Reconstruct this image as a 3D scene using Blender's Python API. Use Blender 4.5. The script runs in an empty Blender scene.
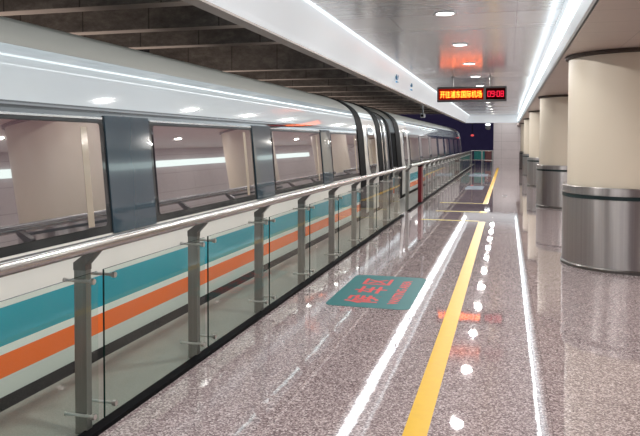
import bpy, bmesh, math, random
from mathutils import Vector, Matrix
random.seed(4)
SC = bpy.context.scene
COL = SC.collection
PI = math.pi

# ------------------------------------------------------------------ materials
def new_mat(name):
    m = bpy.data.materials.new(name); m.use_nodes = True
    nt = m.node_tree; nt.nodes.clear()
    out = nt.nodes.new('ShaderNodeOutputMaterial')
    return m, nt, out

class N:
    def __init__(s, nt): s.nt = nt
    def __call__(s, t, **kw):
        n = s.nt.nodes.new(t)
        for k, v in kw.items(): setattr(n, k, v)
        return n
    def link(s, a, b): s.nt.links.new(a, b)
    def math(s, op, a, b=None, c=None):
        n = s('ShaderNodeMath', operation=op)
        for i, v in enumerate((a, b, c)):
            if v is None: continue
            if hasattr(v, 'links'): s.link(v, n.inputs[i])
            else: n.inputs[i].default_value = v
        return n.outputs[0]
    def mix(s, fac, a, b):
        n = s('ShaderNodeMix', data_type='RGBA')
        for sock, v in ((n.inputs[0], fac), (n.inputs[6], a), (n.inputs[7], b)):
            if hasattr(v, 'links'): s.link(v, sock)
            elif isinstance(v, (int, float)): sock.default_value = v
            else: sock.default_value = (*v, 1)
        return n.outputs[2]
    def pos(s):
        g = s('ShaderNodeNewGeometry'); x = s('ShaderNodeSeparateXYZ')
        s.link(g.outputs['Position'], x.inputs[0])
        return g.outputs['Position'], x.outputs[0], x.outputs[1], x.outputs[2]
    def noise(s, vec, scale, detail=2, rough=.5):
        n = s('ShaderNodeTexNoise'); n.inputs['Scale'].default_value = scale
        n.inputs['Detail'].default_value = detail; n.inputs['Roughness'].default_value = rough
        s.link(vec, n.inputs['Vector']); return n.outputs['Fac']
    def scalevec(s, vec, sc):
        m = s('ShaderNodeMapping'); m.inputs['Scale'].default_value = sc
        s.link(vec, m.inputs['Vector']); return m.outputs[0]
    def ramp(s, fac, stops, interp='LINEAR'):
        r = s('ShaderNodeValToRGB'); cr = r.color_ramp; cr.interpolation = interp
        while len(cr.elements) < len(stops): cr.elements.new(1)
        for e, (p, c) in zip(cr.elements, stops): e.position = p; e.color = (*c, 1) if len(c) == 3 else c
        s.link(fac, r.inputs[0]); return r.outputs[0]
    def bump(s, h, strength, dist=.01):
        b = s('ShaderNodeBump'); b.inputs['Strength'].default_value = strength
        b.inputs['Distance'].default_value = dist; s.link(h, b.inputs['Height']); return b.outputs[0]

def srgb(r, g, b):
    f = lambda c: (c/255/12.92) if c/255 <= .04045 else ((c/255+.055)/1.055)**2.4
    return (f(r), f(g), f(b))

def plain(name, col, rough=.5, metal=0, spec=.5, emit=None, es=0, coat=0, var=.06, vscale=6):
    m, nt, out = new_mat(name); n = N(nt)
    p = n('ShaderNodeBsdfPrincipled')
    P, x, y, z = n.pos()
    f = n.noise(P, vscale, 3)
    c = n.mix(f, tuple(v*(1-var) for v in col), tuple(min(1, v*(1+var)) for v in col))
    n.link(c, p.inputs['Base Color'])
    p.inputs['Roughness'].default_value = rough; p.inputs['Metallic'].default_value = metal
    p.inputs['Specular IOR Level'].default_value = spec
    p.inputs['Coat Weight'].default_value = coat; p.inputs['Coat Roughness'].default_value = .03
    if emit:
        p.inputs['Emission Color'].default_value = (*emit, 1); p.inputs['Emission Strength'].default_value = es
    n.link(p.outputs[0], out.inputs[0]); return m

def m_floor():
    m, nt, out = new_mat('granite_floor'); n = N(nt)
    p = n('ShaderNodeBsdfPrincipled'); P, x, y, z = n.pos()
    v = n('ShaderNodeTexVoronoi'); v.inputs['Scale'].default_value = 105; n.link(P, v.inputs['Vector'])
    sep = n('ShaderNodeSeparateColor'); n.link(v.outputs['Color'], sep.inputs[0])
    c = n.ramp(sep.outputs[0], [(0, srgb(74, 64, 66)), (.22, srgb(110, 96, 98)), (.5, srgb(146, 130, 131)), (.8, srgb(184, 170, 169)), (1, srgb(218, 206, 204))])
    f2 = n.noise(P, 14, 4, .7)
    c = n.mix(n.math('MULTIPLY', f2, .5), c, srgb(146, 128, 129))
    # tile joints
    def joint(a, size, off, w):
        t = n.math('FRACT', n.math('DIVIDE', n.math('ADD', a, off), size))
        return n.math('LESS_THAN', t, w/size)
    j = n.math('MAXIMUM', joint(x, .8, 100-.27, .005), joint(y, .8, 100.3, .006))
    c = n.mix(n.math('MULTIPLY', j, .45), c, srgb(70, 60, 60))
    n.link(c, p.inputs['Base Color'])
    r = n.noise(P, 3.0, 3)
    n.link(n.math('MULTIPLY_ADD', r, .025, .012), p.inputs['Roughness'])
    p.inputs['IOR'].default_value = 1.55; p.inputs['Specular IOR Level'].default_value = .62
    p.inputs['Coat Weight'].default_value = .2; p.inputs['Coat Roughness'].default_value = .03
    # polishing waviness, one tilt per slab
    wav = n.math('ADD', n.noise(P, 9, 2), n.math('MULTIPLY', n.noise(P, 1.6, 1), 2.5))
    nb = n.bump(wav, .028, .01); n.link(nb, p.inputs['Normal']); n.link(nb, p.inputs['Coat Normal'])
    n.link(p.outputs[0], out.inputs[0]); return m

def m_edgefloor():
    m, nt, out = new_mat('platform_edge_terrazzo'); n = N(nt)
    p = n('ShaderNodeBsdfPrincipled'); P, x, y, z = n.pos()
    c = n.mix(n.noise(P, 90, 2), srgb(112, 108, 102), srgb(168, 164, 156))
    c = n.mix(n.math('MULTIPLY', n.noise(P, 3, 3), .4), c, srgb(120, 118, 112))
    n.link(c, p.inputs['Base Color']); p.inputs['Roughness'].default_value = .4
    n.link(p.outputs[0], out.inputs[0]); return m

def m_ceiling():
    m, nt, out = new_mat('brushed_metal_ceiling'); n = N(nt)
    p = n('ShaderNodeBsdfPrincipled'); P, x, y, z = n.pos()
    fy = n.math('FRACT', n.math('DIVIDE', n.math('ADD', y, 100.1), 1.3))
    fx = n.math('FRACT', n.math('DIVIDE', n.math('ADD', x, 100.55), 1.65))
    j = n.math('MAXIMUM', n.math('LESS_THAN', fy, .012), n.math('LESS_THAN', fx, .005))
    row = n.math('FLOOR', n.math('DIVIDE', n.math('ADD', y, 100.1), 1.3))
    wn = n('ShaderNodeTexWhiteNoise', noise_dimensions='1D'); n.link(row, wn.inputs['W'])
    base = n.mix(wn.outputs[0], (.78, .79, .80), (.95, .95, .96))
    base = n.mix(n.math('MULTIPLY', n.noise(n.scalevec(P, (1.2, 40, 1)), 1, 3), .3), base, (.5, .5, .52))
    base = n.mix(n.math('MULTIPLY', j, .6), base, (.12, .12, .13))
    n.link(base, p.inputs['Base Color']); p.inputs['Metallic'].default_value = .6
    n.link(n.math('MULTIPLY_ADD', wn.outputs[0], .07, .17), p.inputs['Roughness'])
    tilt = n.math('MULTIPLY', n.math('MULTIPLY', n.math('SUBTRACT', fy, .5), n.math('SUBTRACT', wn.outputs[0], .5)), .022)
    h = n.math('ADD', tilt, n.math('MULTIPLY', n.noise(n.scalevec(P, (.5, 7, 1)), 1, 2), .0022))
    n.link(n.bump(h, 1, 1), p.inputs['Normal'])
    n.link(p.outputs[0], out.inputs[0]); return m

def m_soffit():
    m, nt, out = new_mat('soffit_panel'); n = N(nt)
    p = n('ShaderNodeBsdfPrincipled'); P, x, y, z = n.pos()
    fy = n.math('FRACT', n.math('DIVIDE', n.math('ADD', y, 65-.62), .65))
    fx = n.math('FRACT', n.math('DIVIDE', n.math('ADD', x, 65-1.33), .65))
    j = n.math('MAXIMUM', n.math('LESS_THAN', fy, .02), n.math('LESS_THAN', fx, .014))
    c = n.mix(n.noise(P, 1.5, 2), srgb(176, 163, 156), srgb(190, 177, 170))
    c = n.mix(n.math('MULTIPLY', j, .5), c, srgb(110, 98, 92))
    n.link(c, p.inputs['Base Color']); p.inputs['Roughness'].default_value = .38
    n.link(p.outputs[0], out.inputs[0]); return m

def m_wallpanel(name, c1, c2, w, hgt, axis):
    m, nt, out = new_mat(name); n = N(nt)
    p = n('ShaderNodeBsdfPrincipled'); P, x, y, z = n.pos()
    a = y if axis == 'y' else x
    fa = n.math('FRACT', n.math('DIVIDE', n.math('ADD', a, 100), w))
    fz = n.math('FRACT', n.math('DIVIDE', n.math('ADD', z, 100), hgt))
    j = n.math('MAXIMUM', n.math('LESS_THAN', fa, .012/w), n.math('LESS_THAN', fz, .012/hgt))
    c = n.mix(n.noise(P, 2, 2), c1, c2)
    c = n.mix(n.math('MULTIPLY', j, .6), c, srgb(80, 76, 76))
    n.link(c, p.inputs['Base Color']); p.inputs['Roughness'].default_value = .35
    n.link(p.outputs[0], out.inputs[0]); return m

def m_concrete():
    m, nt, out = new_mat('stained_concrete'); n = N(nt)
    p = n('ShaderNodeBsdfPrincipled'); P, x, y, z = n.pos()
    c = n.ramp(n.noise(n.scalevec(P, (1, 1, 2)), 3.5, 6, .75), [(.25, srgb(74, 66, 61)), (.5, srgb(104, 95, 89)), (.75, srgb(134, 124, 116))])
    fx = n.math('FRACT', n.math('DIVIDE', n.math('ADD', x, 100.3), 1.2))
    c = n.mix(n.math('MULTIPLY', n.math('LESS_THAN', fx, .02), .6), c, srgb(30, 26, 24))
    n.link(c, p.inputs['Base Color']); p.inputs['Roughness'].default_value = .85
    n.link(n.bump(n.noise(P, 18, 4), .4, .02), p.inputs['Normal'])
    n.link(p.outputs[0], out.inputs[0]); return m

WHITE_P = srgb(226, 227, 224)
def m_train():
    m, nt, out = new_mat('train_paint'); n = N(nt)
    p = n('ShaderNodeBsdfPrincipled'); P, x, y, z = n.pos()
    lo, hi = -.5, 3.0
    k = lambda v: (v-lo)/(hi-lo)
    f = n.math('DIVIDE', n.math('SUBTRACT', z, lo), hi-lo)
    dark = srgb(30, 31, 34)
    stops = [(0, srgb(22, 22, 24)), (k(.015), srgb(206, 208, 202)), (k(.14), srgb(244, 104, 0)), (k(.28), srgb(226, 228, 222)), (k(.335), srgb(0, 148, 168)),  # dark below platform level: shade of the gap painted onto the skirt
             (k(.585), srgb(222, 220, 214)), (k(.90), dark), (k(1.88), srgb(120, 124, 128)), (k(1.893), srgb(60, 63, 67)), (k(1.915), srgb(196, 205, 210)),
             (k(2.31), srgb(164, 161, 154)), (k(2.55), srgb(140, 137, 130))]  # warm grey roof tones carry the dark beams' reflection in the colour
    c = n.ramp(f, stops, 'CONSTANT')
    c = n.mix(n.math('MULTIPLY', n.noise(P, 1.3, 3), .10), c, srgb(190, 190, 186))
    n.link(c, p.inputs['Base Color'])
    rr = n.ramp(f, [(0, (.2,)*3), (k(1.9), (.05,)*3), (k(2.29), (.06,)*3), (k(2.34), (.42,)*3)])
    n.link(rr, p.inputs['Roughness'])
    n.link(n.ramp(f, [(0, (.3,)*3), (k(.9), (.3,)*3), (k(1.0), (.6,)*3)]), p.inputs['Specular IOR Level'])
    n.link(n.ramp(f, [(0, (0,)*3), (k(.9), (0,)*3), (k(1.0), (.3,)*3), (k(2.29), (.3,)*3), (k(2.33), (0,)*3)]), p.inputs['Coat Weight']); p.inputs['Coat Roughness'].default_value = .03
    n.link(p.outputs[0], out.inputs[0]); return m

def m_pane():
    m, nt, out = new_mat('tinted_window_glass'); n = N(nt)
    P, x, y, z = n.pos()
    g = n('ShaderNodeBsdfGlossy'); g.inputs['Roughness'].default_value = .015
    g.inputs['Color'].default_value = (.78, .76, .76, 1)
    d = n('ShaderNodeBsdfPrincipled'); d.inputs['Roughness'].default_value = .3
    c = n.ramp(n.math('DIVIDE', n.math('SUBTRACT', z, .95), .87), [(0, srgb(60, 58, 62)), (.6, srgb(98, 86, 92)), (1, srgb(92, 58, 68))])
    n.link(c, d.inputs['Base Color'])
    n.link(c, d.inputs['Emission Color']); d.inputs['Emission Strength'].default_value = .25  # opaque pane: this glow stands in for light inside the car
    gm = n('ShaderNodeNewGeometry'); va = n('ShaderNodeVectorMath', operation='ADD'); va.inputs[1].default_value = (0, -.027, 0)
    vn = n('ShaderNodeVectorMath', operation='NORMALIZE'); n.link(gm.outputs['Normal'], va.inputs[0]); n.link(va.outputs[0], vn.inputs[0]); n.link(vn.outputs[0], g.inputs['Normal'])
    mx = n('ShaderNodeMixShader'); mx.inputs[0].default_value = .55
    n.link(d.outputs[0], mx.inputs[1]); n.link(g.outputs[0], mx.inputs[2])
    n.link(mx.outputs[0], out.inputs[0]); return m

def m_glass():
    m, nt, out = new_mat('clear_railing_glass'); n = N(nt)
    t = n('ShaderNodeBsdfTransparent'); t.inputs[0].default_value = (.92, .965, .945, 1)
    g = n('ShaderNodeBsdfGlossy'); g.inputs['Roughness'].default_value = .0
    fr = n('ShaderNodeFresnel'); fr.inputs['IOR'].default_value = 1.42
    mx = n('ShaderNodeMixShader')
    gm = n('ShaderNodeNewGeometry')
    n.link(n.math('MULTIPLY', n.math('MULTIPLY', fr.outputs[0], 1.0), n.math('SUBTRACT', 1.0, gm.outputs['Backfacing'])), mx.inputs[0]); n.link(t.outputs[0], mx.inputs[1]); n.link(g.outputs[0], mx.inputs[2])
    n.link(mx.outputs[0], out.inputs[0]); return m

def m_brushed(name, col, rough, sc, aniso=0):
    m, nt, out = new_mat(name); n = N(nt)
    p = n('ShaderNodeBsdfPrincipled'); P, x, y, z = n.pos()
    f = n.noise(n.scalevec(P, sc), 1, 3, .6)
    c = n.mix(f, tuple(v*.72 for v in col), tuple(min(1, v*1.2) for v in col))
    n.link(c, p.inputs['Base Color']); p.inputs['Metallic'].default_value = 1
    n.link(n.math('MULTIPLY_ADD', f, .12, rough-.06), p.inputs['Roughness'])
    n.link(n.bump(f, .12, .004), p.inputs['Normal'])
    n.link(p.outputs[0], out.inputs[0]); return m

def m_clad():
    m, nt, out = new_mat('column_cladding_steel'); n = N(nt)
    p = n('ShaderNodeBsdfPrincipled'); P, x, y, z = n.pos()
    f = n.noise(n.scalevec(P, (18, 18, .15)), 1, 3, .6)
    c = n.mix(f, (.27, .25, .245), (.50, .47, .46))
    n.link(c, p.inputs['Base Color']); p.inputs['Metallic'].default_value = 1
    p.inputs['Roughness'].default_value = .36
    p.inputs['Anisotropic'].default_value = .92; p.inputs['Anisotropic Rotation'].default_value = .25
    t = n('ShaderNodeTangent', direction_type='RADIAL', axis='Z'); n.link(t.outputs[0], p.inputs['Tangent'])
    n.link(n.bump(f, .5, .004), p.inputs['Normal'])
    n.link(p.outputs[0], out.inputs[0]); return m

def m_emit(name, col, s):
    m, nt, out = new_mat(name); n = N(nt)
    P, x, y, z = n.pos()
    e = n('ShaderNodeEmission'); e.inputs[1].default_value = s
    n.link(n.mix(n.noise(P, 3, 1), tuple(c*.97 for c in col), col), e.inputs[0])
    n.link(e.outputs[0], out.inputs[0]); return m

M = dict(
 floor=m_floor(), edge=m_edgefloor(), ceiling=m_ceiling(), soffit=m_soffit(), concrete=m_concrete(), train=m_train(), pane=m_pane(), glass=m_glass(),
 endwall=m_wallpanel('end_wall_panel', srgb(176, 168, 168), srgb(190, 182, 181), 1.2, .62, 'x'),
 sidewall=m_wallpanel('side_wall_panel', srgb(172, 166, 168), srgb(184, 178, 180), 1.2, .6, 'y'),
 fascia=plain('white_fascia', srgb(206, 212, 216), .35, emit=(.93, .97, 1), es=.32, var=.02, vscale=2),  # emission put in place of cove light falling on the fascia
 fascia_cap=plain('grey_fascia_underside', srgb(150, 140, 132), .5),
 lip=plain('white_cove_lip', srgb(190, 200, 204), .4, emit=(.9, .97, 1), es=.05, var=.02),  # slight self-glow stands in for cove light on the lip
 upstand=plain('glowing_cove_upstand', srgb(225, 235, 240), .4, emit=(.86, .95, 1), es=.55, var=.02),  # no lamp: emission imitates the cove strip's glow on the upstand
 lining=plain('cream_window_lining', srgb(168, 156, 140), .12, spec=.8),
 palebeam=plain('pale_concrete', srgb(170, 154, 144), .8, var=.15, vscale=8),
 pin=plain('clamp_steel', (.66, .64, .60), .3, metal=1, var=.03),
 cove=m_emit('cove_light_strip', (.86, .95, 1), 2.4),
 glow=m_emit('fascia_light_strip', (.9, .97, 1), 1.5),
 wallglow=m_emit('wall_light', (.85, 1, .96), 2.2),
 glow2=m_emit('roof_band_glow', (.85, .96, 1), 5),
 downlight=m_emit('downlight_diffuser', (1, .98, .94), 14),
 rim=plain('downlight_rim_white', (.8, .8, .8), .3),
 steel=m_brushed('brushed_stainless', (.58, .57, .54), .27, (60, 60, 1.5)),
 clad=m_clad(),
 rail=plain('polished_handrail', (.50, .48, .46), .2, metal=1, var=.04, vscale=2),
 post=m_brushed('post_steel', (.30, .31, .29), .36, (60, 60, 1)),
 bracket=m_brushed('bracket_dark_steel', (.20, .19, .18), .34, (40, 40, 10)),
 shaft=plain('cream_column', srgb(206, 194, 176), .42, var=.025, vscale=1.3),
 black=plain('black_rubber', (.004, .004, .005), .6, spec=.05),
 band=plain('dark_teal_band', srgb(22, 38, 40), .3),
 brown=plain('shadow_brown_ring', srgb(60, 48, 40), .6),  # cap ring; its dark tone stands in for shadow under the soffit
 glassedge=plain('glass_edge_dark_green', srgb(18, 44, 40), .15),
 pillar=plain('blue_grey_pillar_panel', srgb(56, 74, 85), .10, spec=.8, coat=.7, var=.05, vscale=2),
 silver=plain('bright_silver_trim', (.80, .81, .82), .14, metal=.85, var=.03),
 dpanel=plain('silver_white_door_paint', srgb(206, 204, 200), .16, coat=.5, var=.03),
 bellows=plain('gangway_grey', srgb(84, 86, 92), .35),
 darkpane=plain('dark_door_glass', srgb(60, 54, 56), .04, spec=1, coat=1),
 yellow=plain('yellow_floor_paint', srgb(204, 160, 0), .35, var=.1, vscale=14, spec=.12),
 paleyellow=plain('worn_pale_yellow_paint', srgb(206, 190, 110), .25, var=.12, vscale=14),
 mat=plain('teal_mat', srgb(22, 98, 100), .42, var=.12, vscale=9, spec=.3),
 sheenmat=plain('mat_painted_sheen', srgb(150, 160, 172), .2, var=.06),  # pale tone is light reflected off the mats, painted into the colour
 red=plain('red_print', srgb(200, 52, 54), .45, var=.1, vscale=20),
 blue=plain('blue_sign', srgb(40, 110, 150), .35),
 white=plain('white_print', srgb(235, 238, 240), .4),
 housing=plain('sign_housing_dark', srgb(40, 34, 34), .35),
 ledback=m_emit('led_panel_glow', (1, .03, .012), .25),
 led=m_emit('amber_led', (1, .15, .015), 8),
 ledred=m_emit('red_led', (1, .02, .06), 1.6),
 clockback=m_emit('clock_panel_glow', (.9, .05, .04), .02),
 trackdark=plain('dark_track_bed', srgb(44, 42, 44), .8),
 tunnel=plain('dark_tunnel_wall', srgb(44, 40, 60), .8, emit=(.10, .08, .22), es=.12, var=.6, vscale=1.8),  # faint bluish emission imitates tunnel light on the wall
 teal=plain('teal_board', srgb(20, 128, 128), .4),
 redboard=plain('dull_red_board', srgb(120, 60, 62), .4),
 redpost=plain('dark_red_post', srgb(104, 14, 26), .3),
 camgrey=plain('camera_grey', srgb(130, 132, 134), .4),
 redlamp=m_emit('red_lamp', (1, .12, .12), .8),
 whitelamp=m_emit('white_lamp', (.9, .95, 1), 4),
 hatch=plain('grey_floor_hatch', srgb(92, 82, 84), .4, var=.2, vscale=30),
)

# ------------------------------------------------------------------ mesh helpers
def link(name, bm, mats, parent=None, smooth=False, kind=None):
    me = bpy.data.meshes.new(name); bm.normal_update(); bm.to_mesh(me); bm.free()
    for mm in (mats if isinstance(mats, (list, tuple)) else [mats]): me.materials.append(mm)
    if smooth:
        for p in me.polygons: p.use_smooth = True
        try: me.set_sharp_from_angle(angle=math.radians(40))
        except Exception: pass
    o = bpy.data.objects.new(name, me); COL.objects.link(o)
    if parent: o.parent = parent
    if kind: o['kind'] = kind
    return o
def tag(o, label, cat, group=None):
    o['label'] = label; o['category'] = cat; o['kind'] = 'thing'
    if group: o['group'] = group
    return o
def thing(name, label, cat, loc=(0, 0, 0), group=None):
    o = bpy.data.objects.new(name, None); COL.objects.link(o); o.location = loc
    o.empty_display_size = .1
    return tag(o, label, cat, group)
def copy_tree(o, parent=None):
    c = o.copy(); COL.objects.link(c)
    if parent: c.parent = parent
    for ch in o.children: copy_tree(ch, c)
    return c
def box(bm, x0, x1, y0, y1, z0, z1, bev=0):
    vs = [bm.verts.new((x, y, z)) for x in (x0, x1) for y in (y0, y1) for z in (z0, z1)]
    fs = [bm.faces.new([vs[i] for i in q]) for q in ((0, 1, 3, 2), (4, 6, 7, 5), (0, 4, 5, 1), (2, 3, 7, 6), (0, 2, 6, 4), (1, 5, 7, 3))]
    if bev:
        es = set(e for f in fs for e in f.edges)
        bmesh.ops.bevel(bm, geom=list(es), offset=bev, segments=2, affect='EDGES', profile=.6)
    return bm
def B(*a, **k): return box(bmesh.new(), *a, **k)
def quad(bm, pts, mi=0):
    f = bm.faces.new([bm.verts.new(p) for p in pts]); f.material_index = mi; return f
def cyl(bm, p0, p1, r, seg=12, r1=None, caps=True):
    p0, p1 = Vector(p0), Vector(p1); d = (p1-p0).normalized()
    a = d.orthogonal().normalized(); b = d.cross(a); r1 = r if r1 is None else r1
    A = [bm.verts.new(p0+(a*math.cos(t)+b*math.sin(t))*r) for t in [2*PI*i/seg for i in range(seg)]]
    Bq = [bm.verts.new(p1+(a*math.cos(t)+b*math.sin(t))*r1) for t in [2*PI*i/seg for i in range(seg)]]
    for i in range(seg): bm.faces.new((A[i], A[(i+1) % seg], Bq[(i+1) % seg], Bq[i]))
    if caps: bm.faces.new(A[::-1]); bm.faces.new(Bq)
    return bm
def lathe(bm, prof, seg=64, cap0=False, cap1=False):
    rings = [[bm.verts.new((r*math.cos(2*PI*i/seg), r*math.sin(2*PI*i/seg), z)) for i in range(seg)] for r, z in prof]
    for A, Bq in zip(rings, rings[1:]):
        for i in range(seg): bm.faces.new((A[i], A[(i+1) % seg], Bq[(i+1) % seg], Bq[i]))
    if cap0: bm.faces.new(rings[0][::-1])
    if cap1: bm.faces.new(rings[-1])
    return bm
def extrude_y(bm, pts, y0, y1, closed=True):
    A = [bm.verts.new((x, y0, z)) for x, z in pts]; Bq = [bm.verts.new((x, y1, z)) for x, z in pts]
    n = len(pts)
    for i in range(n if closed else n-1):
        j = (i+1) % n; bm.faces.new((A[i], A[j], Bq[j], Bq[i]))
    if closed: bm.faces.new(A[::-1]); bm.faces.new(Bq)
    bmesh.ops.recalc_face_normals(bm, faces=bm.faces)
    return bm
def text_obj(name, body, size, mat, parent, matrix, extrude=.001, width=None, bold=0.0):
    c = bpy.data.curves.new(name, 'FONT'); c.body = body; c.size = size; c.extrude = extrude
    c.offset = bold
    c.align_x = 'CENTER'; c.align_y = 'CENTER'
    t = bpy.data.objects.new(name, c); COL.objects.link(t)
    dg = bpy.context.evaluated_depsgraph_get()
    me = bpy.data.meshes.new_from_object(t.evaluated_get(dg))
    COL.objects.unlink(t); bpy.data.objects.remove(t); bpy.data.curves.remove(c)
    if width:
        xs = [v.co.x for v in me.vertices]; w = max(xs)-min(xs); s = width/w
        for v in me.vertices: v.co.x = (v.co.x-(max(xs)+min(xs))/2)*s
    ys = [v.co.y for v in me.vertices]; cy = (max(ys)+min(ys))/2
    for v in me.vertices: v.co.y -= cy
    me.materials.clear(); me.materials.append(mat); me.transform(matrix)
    o = bpy.data.objects.new(name, me); COL.objects.link(o); o.parent = parent
    return o

# ------------------------------------------------------------------ the setting
Y0, Y1 = -5.0, 52.0
XS = .67            # edge of the low soffit
ZS, ZC = 2.82, 3.33  # soffit and high ceiling
link('floor', B(-2.30, 5.2, Y0, Y1, -.3, 0), M['floor'], kind='structure')
link('platform_edge', B(-2.95, -2.30, Y0, Y1, -.3, 0), M['edge'], kind='structure')
link('platform_edge_strip', B(-3.062, -2.95, Y0, Y1, -.3, -.22), M['black'], kind='structure')
link('track_bed', B(-9, -3.0, Y0-4, 66, -1.4, -1.2), M['trackdark'], kind='structure')
link('platform_side', B(-3.0, -2.955, Y0, Y1, -1.2, -.3), M['trackdark'], kind='structure')
link('ceiling', B(-2.36, XS+.1, Y0, 44.0, ZC, ZC+.12), M['ceiling'], kind='structure')
link('ceiling_soffit', B(XS+.03, 5.2, Y0, Y1, ZS, ZS+.12), M['soffit'], kind='structure')
link('wall_right', B(5.2, 5.4, Y0, Y1, -.3, 3.6), M['sidewall'], kind='structure')
link('wall_end', B(-.97, 5.2, Y1, Y1+.3, -.3, 3.6), M['endwall'], kind='structure')
link('wall_track', B(-9.3, -9, Y0-4, 66, -1.4, 5), M['trackdark'], kind='structure')
link('wall_tunnel', B(-9, -.97, 66, 66.3, -1.4, 5), M['tunnel'], kind='structure')
link('ceiling_tunnel', B(-9, 5.4, 44.3, 66, 3.6, 3.8), M['tunnel'], kind='structure')
# curved white fascia on the track side
bm = bmesh.new()
pts = []
for i in range(13):
    t = i/12; z = 2.89+.44*t
    pts.append((-2.57+.24*t+.035*math.sin(PI*t)**.8, z))
pts += [(-2.45, 3.45), (-2.76, 3.45), (-2.76, 3.02), (-2.67, 2.89)]
extrude_y(bm, pts, Y0, 44.2)
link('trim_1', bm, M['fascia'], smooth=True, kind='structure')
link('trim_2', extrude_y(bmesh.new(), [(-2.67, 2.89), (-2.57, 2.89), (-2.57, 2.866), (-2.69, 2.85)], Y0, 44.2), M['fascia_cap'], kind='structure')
# cove on the soffit side: slanted white lip, bright strip behind it, upstand to the ceiling
link('trim_3', extrude_y(bmesh.new(), [(XS, ZS), (XS+.05, ZS), (XS+.05, ZS+.13), (XS-.045, ZS+.10), (XS-.05, ZS+.08)], Y0, 44.2), M['lip'], kind='structure')
link('trim_4', extrude_y(bmesh.new(), [(XS-.045, ZS+.10), (XS+.04, ZS+.13), (XS+.04, ZC), (XS-.02, ZC)], Y0, 44.2), M['upstand'], kind='structure')
# end fascia across the platform where the high ceiling stops
link('trim_5', B(-2.6, XS, 44.0, 44.3, 2.86, 3.55), M['fascia'], kind='structure')

# light strips (lamps built into the coves)
o = link('cove_light_strip', extrude_y(bmesh.new(), [(XS-.05, ZS+.11), (XS-.022, ZS+.12), (XS-.035, ZC-.21), (XS-.06, ZC-.21)], Y0, 43.9), M['cove'])
tag(o, 'continuous white cove light strip along the edge of the lower ceiling over the columns', 'light')
o = link('cove_light_strip', extrude_y(bmesh.new(), [(-2.33, ZC-.001), (-2.285, ZC-.001), (-2.285, ZC-.014), (-2.33, ZC-.014)], Y0, 43.9), M['glow'])
tag(o, 'thin white light line where the metal ceiling meets the white fascia above the train', 'light')

link('trim_6', B(5.12, 5.2, 6, 34, 2.22, 2.42), M['wallglow'], kind='structure')     # light trough on the side wall
link('trim_7', B(-2.785, -2.76, Y0, 43.9, 3.06, 3.30), M['glow2'], kind='structure')   # unseen glow strip added on the fascia back for the train roof's bright band
# concrete beams over the track
proto = None
names = ['nearest', 'second nearest', 'third', 'fourth', 'fifth', 'sixth', 'seventh', 'eighth', 'ninth', 'tenth', 'eleventh', 'twelfth', 'thirteenth',
         'fourteenth', 'fifteenth', 'sixteenth', 'seventeenth', 'eighteenth', 'nineteenth', 'twentieth', 'twenty-first', 'twenty-second', 'twenty-third', 'twenty-fourth']
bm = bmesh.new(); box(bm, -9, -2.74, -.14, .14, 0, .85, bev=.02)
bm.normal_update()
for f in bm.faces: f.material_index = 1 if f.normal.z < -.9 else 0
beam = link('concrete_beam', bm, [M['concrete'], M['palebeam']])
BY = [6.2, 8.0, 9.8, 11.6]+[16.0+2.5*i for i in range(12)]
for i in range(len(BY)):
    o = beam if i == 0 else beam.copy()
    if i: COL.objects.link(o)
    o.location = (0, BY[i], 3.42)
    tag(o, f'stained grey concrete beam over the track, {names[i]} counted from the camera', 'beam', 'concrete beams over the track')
link('ceiling_track', B(-9, -2.74, Y0-4, 44, 4.275, 4.4), M['concrete'], kind='structure')

# ------------------------------------------------------------------ columns
ORD = ['nearest', 'second', 'third', 'fourth', 'fifth']
col = thing('round_column', 'nearest thick cream round column with brushed steel base, at right edge', 'column', (1.6, 9.92, 0), 'round columns along the platform')
link('shaft', lathe(bmesh.new(), [(.79, 1.05), (.79, 2.79)]), M['shaft'], col, True)
link('top_ring', lathe(bmesh.new(), [(.80, 2.765), (.835, 2.78), (.835, 2.818)]), M['brown'], col, True)
cl = link('steel_base', lathe(bmesh.new(), [(.85, .05), (.85, .915), (.845, .918), (.845, .968), (.85, .971), (.85, 1.065), (.845, 1.07), (.79, 1.07)]), M['clad'], col, True)
link('dark_band', lathe(bmesh.new(), [(.848, .92), (.853, .922), (.853, .965), (.848, .967)]), M['band'], cl, True)
link('skirting_ring', lathe(bmesh.new(), [(.868, 0), (.868, .035), (.85, .05)]), M['bracket'], cl, True)
for i in range(1, 5):
    o = copy_tree(col); o.location = (1.6, 9.92+8.5*i, 0)
    o['label'] = f'{ORD[i]} cream round column from the camera, steel base, behind the ' + ORD[i-1] + ' one'

# ------------------------------------------------------------------ train
PROF = [(-3.10, -.5), (-3.085, -.2), (-3.075, 0), (-3.07, .3), (-3.07, .6), (-3.075, .92), (-3.158, 1.86), (-3.169, 1.93), (-3.206, 2.1), (-3.238, 2.2), (-3.262, 2.25), (-3.29, 2.295),
        (-3.345, 2.36), (-3.43, 2.43), (-3.60, 2.53), (-3.80, 2.61), (-4.0, 2.668), (-4.3, 2.72), (-4.6, 2.74), (-4.95, 2.75)]
def catmull(P, k):
    out = []
    for i in range(len(P)-1):
        p0, p1, p2, p3 = P[max(0, i-1)], P[i], P[i+1], P[min(len(P)-1, i+2)]
        for j in range(k):
            t = j/k
            out.append(tuple(.5*((2*b)+(c-a)*t+(2*a-5*b+4*c-d)*t*t+(-a+3*b-3*c+d)*t**3) for a, b, c, d in zip(p0, p1, p2, p3)))
    return out+[P[-1]]
HI = PROF[:6]+catmull(PROF[6:], 3)
def xprof(z):
    for (xa, za), (xb, zb) in zip(HI, HI[1:]):
        if za <= z <= zb: return xa+(xb-xa)*(z-za)/(zb-za)
    return HI[-1][0]
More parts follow.
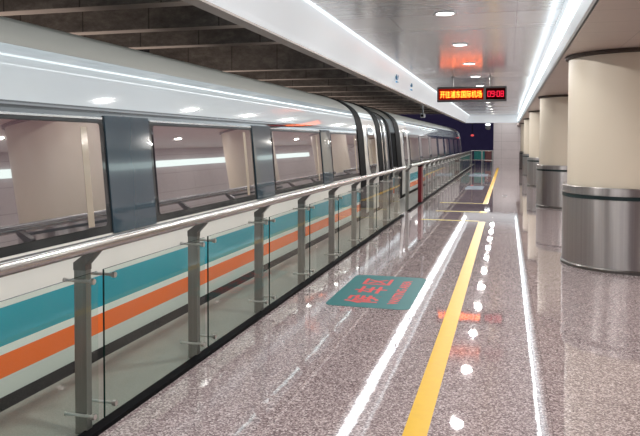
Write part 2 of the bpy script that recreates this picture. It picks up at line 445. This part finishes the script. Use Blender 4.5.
def nrm(z):
    e = .02; dx = xprof(min(z+e, 2.7))-xprof(z-e); L = math.hypot(dx, 2*e)
    return (2*e/L, -dx/L)
FULL = HI+[(-9.9-x, z) for x, z in HI[::-1][1:]]
def off_profile(d, z0=-9, z1=9, both=False):
    out = []
    P = HI
    for i, (x, z) in enumerate(P):
        a = P[max(0, i-1)]; b = P[min(len(P)-1, i+1)]
        tx, tz = b[0]-a[0], b[1]-a[1]; L = math.hypot(tx, tz)
        out.append((x+tz/L*d, z-tx/L*d))
    return [p for p, q in zip(out, P) if z0 <= q[1] <= z1]
def body_mesh(ya, yb, endround=0):
    bm = bmesh.new()
    st = [(ya, 0), (yb-endround, 0)]
    if endround: st += [(yb-endround*(1-math.sin(t*PI/2)), (1-math.cos(t*PI/2))*.5) for t in (.2, .4, .6, .8, 1)]
    rings = []
    for y, sh in st:
        cx, cz = -4.95, 1.0; s = 1-sh*.35
        rings.append([bm.verts.new((cx+(x-cx)*s, y, cz+(z-cz)*s if z > cz else z)) for x, z in FULL])
    for A, Bq in zip(rings, rings[1:]):
        for i in range(len(FULL)-1): bm.faces.new((A[i], A[i+1], Bq[i+1], Bq[i]))
    bm.faces.new(rings[0][::-1]); bm.faces.new(rings[-1])
    bmesh.ops.recalc_face_normals(bm, faces=bm.faces)
    return bm
def hoop(y0, y1, d, z0=-.45):
    """strip following the body profile, from the skirt over the roof"""
    P = off_profile(d, z0, 9); Q = off_profile(d-.012, z0, 9)
    bm = bmesh.new()
    def ring(pp, y): return [bm.verts.new((x, y, z)) for x, z in pp]
    a, b, c, e = ring(Q, y0), ring(P, y0), ring(P, y1), ring(Q, y1)
    for r, s in ((a, b), (b, c), (c, e)):
        for i in range(len(P)-1): bm.faces.new((r[i], r[i+1], s[i+1], s[i]))
    bmesh.ops.recalc_face_normals(bm, faces=bm.faces)
    return bm
def rrect(y0, y1, z0, z1, r, seg=6):
    pts = []
    for cy, cz, a0 in ((y1-r, z1-r, 0), (y0+r, z1-r, 90), (y0+r, z0+r, 180), (y1-r, z0+r, 270)):
        for i in range(seg+1):
            a = math.radians(a0+90*i/seg); pts.append((cy+r*math.cos(a), cz+r*math.sin(a)))
    return pts
def patch(y0, y1, z0, z1, d, r=.04, thick=.012):
    """rounded rectangle wrapped onto the body side, standing d proud of it"""
    bm = bmesh.new(); out = rrect(y0, y1, z0, z1, r)
    # columns of constant y so that the patch follows the curve in z
    nz = 10; N_ = 14
    ys = sorted(set([round(p[0], 5) for p in out] + [y0+(y1-y0)*i/N_ for i in range(N_+1)]))
    def zr(y):
        if y < y0+r: q = y0+r-y
        elif y > y1-r: q = y-(y1-r)
        else: q = 0
        dz = r-math.sqrt(max(0, r*r-q*q)); return z0+dz, z1-dz
    cols = []
    for y in ys:
        a, b = zr(y)
        cols.append([(y, a+(b-a)*k/nz) for k in range(nz+1)])
    def V(y, z, dd):
        n_ = nrm(z); return bm.verts.new((xprof(z)+n_[0]*dd, y, z+n_[1]*dd))
    G = [[V(y, z, d) for y, z in c] for c in cols]
    for A, Bq in zip(G, G[1:]):
        for i in range(nz): bm.faces.new((A[i], A[i+1], Bq[i+1], Bq[i]))
    # rim
    loop = [c[0] for c in G]+G[-1][1:]+[c[-1] for c in G[::-1]][1:]+G[0][::-1][1:-1]
    flat = [c[0] for c in cols]+cols[-1][1:]+[c[-1] for c in cols[::-1]][1:]+cols[0][::-1][1:-1]
    low = [V(y, z, d-thick) for y, z in flat]
    for i in range(len(loop)):
        j = (i+1) % len(loop); bm.faces.new((loop[i], low[i], low[j], loop[j]))
    bmesh.ops.remove_doubles(bm, verts=bm.verts, dist=1e-5)
    bmesh.ops.recalc_face_normals(bm, faces=bm.faces)
    return bm
def windows(car, ys):
    for a, b in ys:
        w = link('window_pane', patch(a+.05, b-.05, .975, 1.79, .010, .03), M['pane'], car, True)
        link('window_trim', patch(a, b, 1.822, 1.838, .012, .006), M['silver'], w, True)
        link('window_lining', patch(b-.30, b-.22, .985, 1.76, .0115, .005), M['lining'], w, True)
def pillars(car, ys):
    for a, b in ys:
        link('pillar_panel', patch(a+.03, b-.03, .90, 1.855, .014, .01), M['pillar'], car, True)
def door(car, a, b, wa, wb):
    d = link('door', patch(a, b, .03, 2.30, .012, .03), M['dpanel'], car, True)
    link('door_window_frame', patch(wa-.05, wb+.05, .83, 2.03, .022, .42), M['silver'], d, True)
    link('door_window', patch(wa, wb, .88, 1.98, .030, .40), M['darkpane'], d, True)

c1 = thing('train_car', 'nearest white train car with teal and orange stripes, filling the left side', 'train car', (-4.95, 5, -1.2), 'cars of the train')
def inv(car):   # keep world-space meshes while the Empty stands at the car's base
    for ch in car.children_recursive:
        if ch.parent == car: ch.matrix_parent_inverse = Matrix.Translation(-Vector(car.location))
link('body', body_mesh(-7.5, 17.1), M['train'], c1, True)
W1 = [(-4.27, -1.75), (-1.0, 1.52), (2.27, 4.79), (5.54, 8.08), (8.81, 11.36), (12.05, 14.35)]
windows(c1, W1)
pillars(c1, [(-1.75, -1.0), (1.52, 2.27), (4.79, 5.54), (8.08, 8.81), (11.36, 12.05)])
link('black_seal_hoop', hoop(14.45, 15.03, .016), M['black'], c1, True)
door(c1, 15.08, 16.6, 15.42, 16.32)
link('black_end_hoop', hoop(16.65, 17.28, .02), M['black'], c1, True)
# gangway between the cars belongs to the near car
def shrunk(d): return [(x, z) for x, z in off_profile(d)]
P = off_profile(-.10)
full = P+[(-9.9-x, z) for x, z in P[::-1][1:]]
bm = bmesh.new(); extrude_y(bm, full, 17.1, 19.5)
gw = link('gangway', bm, M['bellows'], c1, True)
for a, b in ((17.5, 17.78), (18.1, 18.35)):
    link('gangway_hoop', hoop(a, b, -.05), M['silver'], gw, True)
for a, b in ((17.85, 18.05), (18.9, 19.2)):
    link('gangway_fold', hoop(a, b, -.07), M['black'], gw, True)
inv(c1)
c2 = thing('train_car', 'far white train car beyond the dark gangway, ending near the tunnel', 'train car', (-4.95, 34, -1.2), 'cars of the train')
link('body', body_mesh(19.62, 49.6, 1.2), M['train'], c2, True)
link('black_end_hoop', hoop(19.60, 20.45, .02), M['black'], c2, True)
door(c2, 20.5, 22.2, 21.05, 21.75)
ws, ps = [], []
y = 22.5
while y < 47.5:
    ws.append((y, y+2.5)); ps.append((y+2.5, y+3.27)); y += 3.27
windows(c2, ws); pillars(c2, ps[:-1])
link('silver_end_hoop', hoop(48.1, 48.45, .02), M['silver'], c2, True)
inv(c2)

# ------------------------------------------------------------------ railings
XP = -2.27; XG = -2.215; XR = -2.185; ZR = 1.073
def rail_bm(y0, y1, r=.037):
    bm = bmesh.new(); cyl(bm, (XR, y0, ZR), (XR, y1, ZR), r, 16)
    return bm
def post_bm(y):
    bm = bmesh.new(); box(bm, XP-.055, XP+.022, y-.025, y+.025, 0, .935, bev=.003); return bm
def bracket_bm(y):
    bm = bmesh.new()
    # cranked plate from the post head over to the handrail
    prof = [(XP-.055, .93), (XP+.022, .93), (XP+.022, .96), (XR+.02, ZR-.025), (XR-.025, ZR-.02), (XP-.055, .972)]
    A = [bm.verts.new((x, y-.03, z)) for x, z in prof]; Q = [bm.verts.new((x, y+.03, z)) for x, z in prof]
    for i in range(len(prof)):
        j = (i+1) % len(prof); bm.faces.new((A[i], A[j], Q[j], Q[i]))
    bm.faces.new(A[::-1]); bm.faces.new(Q)
    bmesh.ops.recalc_face_normals(bm, faces=bm.faces); return bm
def pin_bm(y, z):
    bm = bmesh.new()
    cyl(bm, (XP-.10, y, z), (XG+.03, y, z), .009, 8)
    cyl(bm, (XG+.012, y, z), (XG+.034, y, z), .017, 12)
    cyl(bm, (XP-.105, y, z), (XP-.095, y, z), .013, 8)
    return bm
def panel_bm(y0, y1, z0=.06, z1=.918, x=XG, t=.006):
    bm = bmesh.new(); box(bm, x-t, x+t, y0, y1, z0, z1)
    bm.normal_update()
    for f in bm.faces: f.material_index = 1 if f.normal.y < -.9 or f.normal.z > .9 else 0
    return bm
def railing(t, ya, yb, posts, red=None):
    link('handrail', rail_bm(ya, yb), M['rail'], t, True)
    link('base_channel', B(-2.262, -2.188, ya, yb, 0, .028), M['black'], t)
    for y in posts:
        p = link('post', post_bm(y), M['post'], t)
        link('bracket', bracket_bm(y), M['bracket'], p)
    ends = list(posts)
    if red:
        rp = link('red_post', B(XP-.03, XP+.07, red-.2, red+.2, .02, .98, bev=.01), M['redpost'], t); rp['label'] = 'dark red post with black cap'
        link('cap', B(XP-.035, XP+.075, red-.21, red+.21, .98, 1.02), M['black'], rp)
    for a, b in zip(ends, ends[1:]):
        if b-a > 2: continue
        g = link('glass_panel', panel_bm(a+.095, b+.03), [M['glass'], M['glassedge']], t)
        for yy in (a+.165, b-.045):
            for z in (.875, .12): link('glass_clamp', pin_bm(yy, z), M['pin'], g, True)
    for ch in t.children_recursive:
        if ch.parent == t: ch.matrix_parent_inverse = Matrix.Translation(-Vector(t.location))
r1 = thing('glass_railing', 'long near glass railing with polished steel handrail between platform and train', 'railing', (XP, 8, 0), 'platform edge railings')
railing(r1, .2, 15.0, [.48+1.4*i for i in range(10)]+[14.45])
r2 = thing('glass_railing', 'far glass railing continuing beyond the boarding gap towards the tunnel', 'railing', (XP, 30, 0), 'platform edge railings')
railing(r2, 15.95, 43.85, [16.1]+[18.85+1.385*i for i in range(19)], red=18.4)
# end barrier across the platform
r3 = thing('glass_barrier', 'low glass and steel barrier crossing the far end of the platform', 'railing', (-1.55, 44, 0))
bm = bmesh.new(); cyl(bm, (-2.2, 44.1, 1.09), (-.86, 44.1, 1.09), .035, 12); link('top_rail', bm, M['rail'], r3, True)
bm = bmesh.new(); cyl(bm, (-2.2, 44.1, .50), (-.86, 44.1, .50), .03, 12); link('middle_rail', bm, M['rail'], r3, True)
for x in (-2.17, -1.52, -.88):
    link('post', B(x-.03, x+.03, 44.07, 44.13, 0, 1.09), M['post'], r3)
for a, b in ((-2.13, -1.56), (-1.48, -.92)):
    bm = bmesh.new(); box(bm, a, b, 44.094, 44.106, .06, 1.0)
    bm.normal_update()
    for f in bm.faces: f.material_index = 0 if abs(f.normal.y) > .9 else 1
    link('glass_panel', bm, [M['glass'], M['glassedge']], r3)
for ch in list(r3.children): ch.matrix_parent_inverse = Matrix.Translation(-Vector(r3.location))
# red post at the boarding gap
# ------------------------------------------------------------------ floor markings and mats
def flat(name, x0, x1, y0, y1, z, m): return link(name, B(x0, x1, y0, y1, 0.0, z), m)
tag(flat('floor_line', -.55, -.415, .3, 14.3, .002, M['yellow']), 'long yellow line painted on the near half of the granite platform', 'floor line')
tag(flat('floor_line', -.60, -.47, 18.45, 44.4, .002, M['yellow']), 'yellow line running away to the end wall on the far platform', 'floor line')
tag(flat('floor_line', -1.75, -.60, 18.5, 18.64, .002, M['paleyellow']), 'thin pale cross line joining the far yellow line at a corner', 'floor line')
o = thing('floor_line', 'thin cross line with an orange end patch, middle of the three cross lines', 'floor line', (-1.0, 16.3, 0))
link('stripe', B(-.62, .40, -.07, .07, 0, .002), M['paleyellow'], o)
link('end_patch', B(.40, .56, -.2, .2, 0, .002), M['yellow'], o)
tag(flat('floor_line', -1.75, -.55, 14.35, 14.47, .002, M['paleyellow']), 'thin pale cross line at the far end of the near yellow line', 'floor line')

def mat_bm(w, l, r, h):
    bm = bmesh.new(); pts = []
    for cx, cy, a0 in ((w/2-r, l/2-r, 0), (-w/2+r, l/2-r, 90), (-w/2+r, -l/2+r, 180), (w/2-r, -l/2+r, 270)):
        for i in range(7):
            a = math.radians(a0+15*i); pts.append((cx+r*math.cos(a), cy+r*math.sin(a)))
    A = [bm.verts.new((x, y, 0)) for x, y in pts]; Q = [bm.verts.new((x, y, h)) for x, y in pts]
    for i in range(len(pts)):
        j = (i+1) % len(pts); bm.faces.new((A[i], A[j], Q[j], Q[i]))
    bm.faces.new(A[::-1]); bm.faces.new(Q); return bm
t = thing('floor_mat', 'teal rounded mat on the floor with red lettering, beside the yellow line', 'mat', (-1.34, 7.36, 0))
link('mat_base', mat_bm(.86, 1.60, .09, .003), M['mat'], t)
# text runs along +Y, its top towards the train
def ground(cx, cy, z=.0036): return Matrix.Translation((cx, cy, z)) @ Matrix.Rotation(PI/2, 4, 'Z')
for ch, cy in (('候', -.46), ('车', .0), ('区', .43)):
    text_obj('lettering', ch, .37, M['red'], t, ground(-.10, cy), .0004, bold=.006)
text_obj('small_lettering', 'WAITING AREA', .14, M['red'], t, ground(.235, -.02), .0004, width=1.18, bold=.004)
for (cx, cy, w, l, lab) in ((-1.1, 24.9, .62, 1.9, 'mat with pale blue-grey sheen on the far floor left of the yellow line, nearer of two'),
                            (-1.34, 34.5, .9, 2.8, 'mat with pale blue-grey sheen on the far floor, nearest the end barrier')):
    t = thing('floor_mat', lab, 'mat', (cx, cy, 0), 'pale mats on the far floor')
    link('mat_base', mat_bm(w, l, .08, .003), M['sheenmat'], t)
o = flat('floor_hatch', -.13, .02, 21.1, 21.7, .002, M['hatch']); tag(o, 'small grey access hatch flush in the floor right of the far yellow line', 'hatch')

# ------------------------------------------------------------------ departure sign
SY = 17.8
t = thing('departure_sign', 'dark hanging LED sign with amber characters and red clock digits', 'sign', (-.89, SY, 2.68))
link('housing', B(-.87, .87, -.06, .10, 0, .385, bev=.008), M['housing'], t)
def front(cx, cz): return Matrix.Translation((cx, -.066, cz)) @ Matrix.Rotation(PI/2, 4, 'X')
lp = link('led_panel', B(-.83, .30, -.064, -.055, .05, .335), M['ledback'], t)
text_obj('led_characters', '开往浦东国际机场', .19, M['led'], lp, Matrix.Translation((0, -.001, 0)) @ front(-.265, .19), .0008, width=1.05, bold=.002)
cp = link('clock_panel', B(.36, .83, -.064, -.055, .05, .335), M['clockback'], t)
SEG = {'0': 'abcdef', '9': 'abcdfg', '8': 'abcdefg', '1': 'bc'}
def digit(bm, ch, x, z, w=.075, h=.15, s=.016):
    for q in SEG[ch]:
        a = {'a': (0, h-s, w, h), 'd': (0, 0, w, s), 'g': (0, h/2-s/2, w, h/2+s/2), 'f': (0, h/2, s, h), 'e': (0, 0, s, h/2), 'b': (w-s, h/2, w, h), 'c': (w-s, 0, w, h/2)}[q]
        box(bm, x+a[0], x+a[2], -.0675, -.0645, z+a[1], z+a[3])
bm = bmesh.new()
for ch, x in (('0', .40), ('9', .495), ('0', .625), ('8', .72)): digit(bm, ch, x, .115)
for z in (.16, .215): box(bm, .588, .606, -.0675, -.0645, z, z+.018)
link('clock_digits', bm, M['ledred'], cp)
for x in (-.47, .46):
    bm = bmesh.new(); cyl(bm, (x, .02, .385), (x, .02, ZC-2.68), .013, 10); cyl(bm, (x, .02, ZC-2.68-.02), (x, .02, ZC-2.68), .05, 12)
    link('hanger_rod', bm, M['bracket'], t, True)

# ------------------------------------------------------------------ downlights
dl = thing('ceiling_downlight', 'round white downlight in the metal ceiling, nearest the camera', 'light', (-.80, 9.0, ZC), 'round downlights in the metal ceiling')
link('rim', lathe(bmesh.new(), [(.130, 0), (.138, -.012), (.118, -.014), (.115, -.006)], 28), M['rim'], dl, True)
bm = bmesh.new(); lathe(bm, [(.0, -.008), (.116, -.006)], 28)
link('diffuser', bm, M['downlight'], dl)
DN = ['first', 'second', 'third', 'fourth', 'fifth', 'sixth', 'seventh', 'eighth', 'ninth', 'tenth', 'eleventh', 'twelfth', 'thirteenth']
for i in range(1, 12):
    o = copy_tree(dl); o.location = (-.80, 9.0+2.95*i, ZC)
    o['label'] = f'round white downlight in the metal ceiling, {DN[i]} from the camera'



# ------------------------------------------------------------------ small things
t = thing('ceiling_speaker', 'small round ceiling fitting cut by the top edge of the photo, above the first downlight', 'speaker', (-.84, 7.98, ZC))
link('rim', lathe(bmesh.new(), [(.075, 0), (.08, -.02), (.06, -.024)], 24), M['rim'], t, True)
link('grille', lathe(bmesh.new(), [(.0, -.016), (.06, -.02)], 24), M['bracket'], t, True)

for i, (y, digit_, lab) in enumerate(((15.2, '9', 'nearer blue ring marker on the white fascia above the train'), (17.6, '8', 'farther blue marker on the white fascia, close to the hanging sign'))):
    t = thing('fascia_marker', lab, 'sign', (-2.40, y, 3.13), 'blue markers on the white fascia')
    bm = bmesh.new()
    R, r = (.20, .11) if i == 0 else (.15, .05)
    n_ = 28
    def X(z): return .0
    A = [bm.verts.new((.012, R*.75*math.cos(2*PI*k/n_), .03+R*.62*math.sin(2*PI*k/n_))) for k in range(n_)]
    Q = [bm.verts.new((.012, r*.75*math.cos(2*PI*k/n_), .03+r*.62*math.sin(2*PI*k/n_))) for k in range(n_)]
    A2 = [bm.verts.new((-.02, v.co.y, v.co.z)) for v in A]
    for k in range(n_):
        j = (k+1) % n_; bm.faces.new((A[k], A[j], Q[j], Q[k])); bm.faces.new((A2[k], A2[j], A[j], A[k]))
    link('ring', bm, M['blue'], t)
    link('bar', B(-.02, .012, -.10, .10, -.15, -.12), M['blue'], t)
t = thing('security_camera', 'small grey camera hanging over the train roof near the fascia', 'camera', (-2.95, 24.65, 2.52))
link('camera_body', B(-.07, .07, -.18, .16, 0, .15, bev=.02), M['camgrey'], t)
bm = bmesh.new(); cyl(bm, (0, 0, .15), (0, 0, .92), .025, 10); link('hanger_pole', bm, M['camgrey'], t, True)
bm = bmesh.new(); cyl(bm, (0, -.18, .075), (0, -.20, .075), .05, 14); link('lens', bm, M['black'], t, True)
t = thing('security_camera', 'pale dome camera with bright lamp under the ceiling edge by the end wall', 'camera', (-1.2, 45.2, 2.42))
bm = bmesh.new(); lathe(bm, [(.0, .0), (.10, .03), (.15, .10), (.17, .18), (.17, .24), (0, .24)], 20); link('dome', bm, M['camgrey'], t, True)
bm = bmesh.new(); cyl(bm, (0, 0, .24), (0, 0, 1.18), .03, 10); link('hanger_pole', bm, M['camgrey'], t, True)
bm = bmesh.new(); lathe(bm, [(0, .30), (.16, .32), (.16, .40), (0, .42)], 18); link('lamp', bm, M['whitelamp'], t, True)
t = thing('notice_board', 'teal board standing behind the barrier at the platform end', 'board', (-1.78, 46.5, 0))
link('board_face', B(-.34, .34, -.02, .02, .42, 1.1, bev=.008), M['teal'], t)
for x in (-.28, .28): link('leg', B(x-.02, x+.02, -.015, .015, 0, .42), M['bracket'], t)
t = thing('notice_board', 'dull red board beside the teal one at the platform end', 'board', (-1.2, 46.9, 0))
link('board_face', B(-.2, .2, -.02, .02, .3, 1.05, bev=.008), M['redboard'], t)
for x in (-.15, .15): link('leg', B(x-.02, x+.02, -.015, .015, 0, .3), M['bracket'], t)
t = thing('signal_lamp', 'small red lamp glowing in the dark tunnel past the train', 'lamp', (-2.9, 60, 2.12))
bm = bmesh.new(); lathe(bm, [(0, .2), (.12, .16), (.14, .1), (.12, .03), (0, 0)], 16); link('lamp_globe', bm, M['redlamp'], t, True)
bm = bmesh.new(); cyl(bm, (0, 0, .2), (0, 0, 1.48), .03, 8); link('hanger_pole', bm, M['bracket'], t, True)

# ------------------------------------------------------------------ lights
def area(name, loc, sx, sy, e, col=(1, 1, 1), rot=(0, 0, 0)):
    l = bpy.data.lights.new(name, 'AREA'); l.shape = 'RECTANGLE'; l.size = sx; l.size_y = sy; l.energy = e; l.color = col
    o = bpy.data.objects.new(name, l); COL.objects.link(o); o.location = loc; o.rotation_euler = rot
    return o
for i in range(-3, 13):
    l = bpy.data.lights.new('downlight_lamp', 'AREA'); l.shape = 'DISK'; l.size = .2; l.energy = 62; l.color = (1, .98, .95)
    o = bpy.data.objects.new('downlight_lamp', l); COL.objects.link(o); o.location = (-.80, 6.05+2.95*i, ZC-.02)
for i in range(-1, 13):
    l = bpy.data.lights.new('soffit_lamp', 'AREA'); l.shape = 'DISK'; l.size = .17; l.energy = 62; l.color = (1, .95, .88)
    o = bpy.data.objects.new('soffit_lamp', l); COL.objects.link(o); o.location = (3.3, 7.0+3.4*i, ZS-.015)
area('end_wall_fill', (0, 47, 3.3), 1.6, .3, 160, (1, .97, .95), (math.radians(50), 0, 0))  # unseen area light added to brighten the end wall
area('cove_lamp', (XS-.12, 19, 3.0), .12, 48, 160, (.9, .97, 1), (0, math.radians(-60), 0))
area('floor_streak_fill', (-2.46, 19, 2.98), .2, 48, 130, (.92, .97, 1), (0, math.radians(-30), 0))  # floats unseen before the fascia, added for the white streak on the floor
area('beam_fill', (-7.6, 20, 1.5), .8, 48, 520, (1, .9, .82), (PI, 0, 0))  # hidden fill added behind the train, shining up at the beams

w = bpy.data.worlds.new('station_air'); SC.world = w; w.use_nodes = True
bg = w.node_tree.nodes['Background']; bg.inputs[0].default_value = (.05, .045, .14, 1); bg.inputs[1].default_value = .35

# ------------------------------------------------------------------ camera
F, YAW, PITCH, ROLL, CY = 676.32, .26956, .032454, .0025055, 163.478
cd = bpy.data.cameras.new('camera'); cam = bpy.data.objects.new('camera', cd); COL.objects.link(cam)
cd.sensor_fit = 'HORIZONTAL'; cd.sensor_width = 36; cd.lens = F*36/640
cd.shift_x = 0; cd.shift_y = -(218-CY)/640
cam.location = (0, 0, 1.65)
cam.rotation_mode = 'XYZ'
R = Matrix.Rotation(YAW, 4, 'Z') @ Matrix.Rotation(PI/2-PITCH, 4, 'X') @ Matrix.Rotation(ROLL, 4, 'Z')
cam.rotation_euler = R.to_euler('XYZ')
cd.clip_end = 300
SC.camera = cam
SC.view_settings.view_transform = 'Standard'
SC.view_settings.look = 'None'
SC.view_settings.exposure = 0
SC.cycles.max_bounces = 10; SC.cycles.transparent_max_bounces = 40; SC.cycles.glossy_bounces = 6
SC.cycles.caustics_reflective = False; SC.cycles.caustics_refractive = False
SC.cycles.sample_clamp_indirect = 6
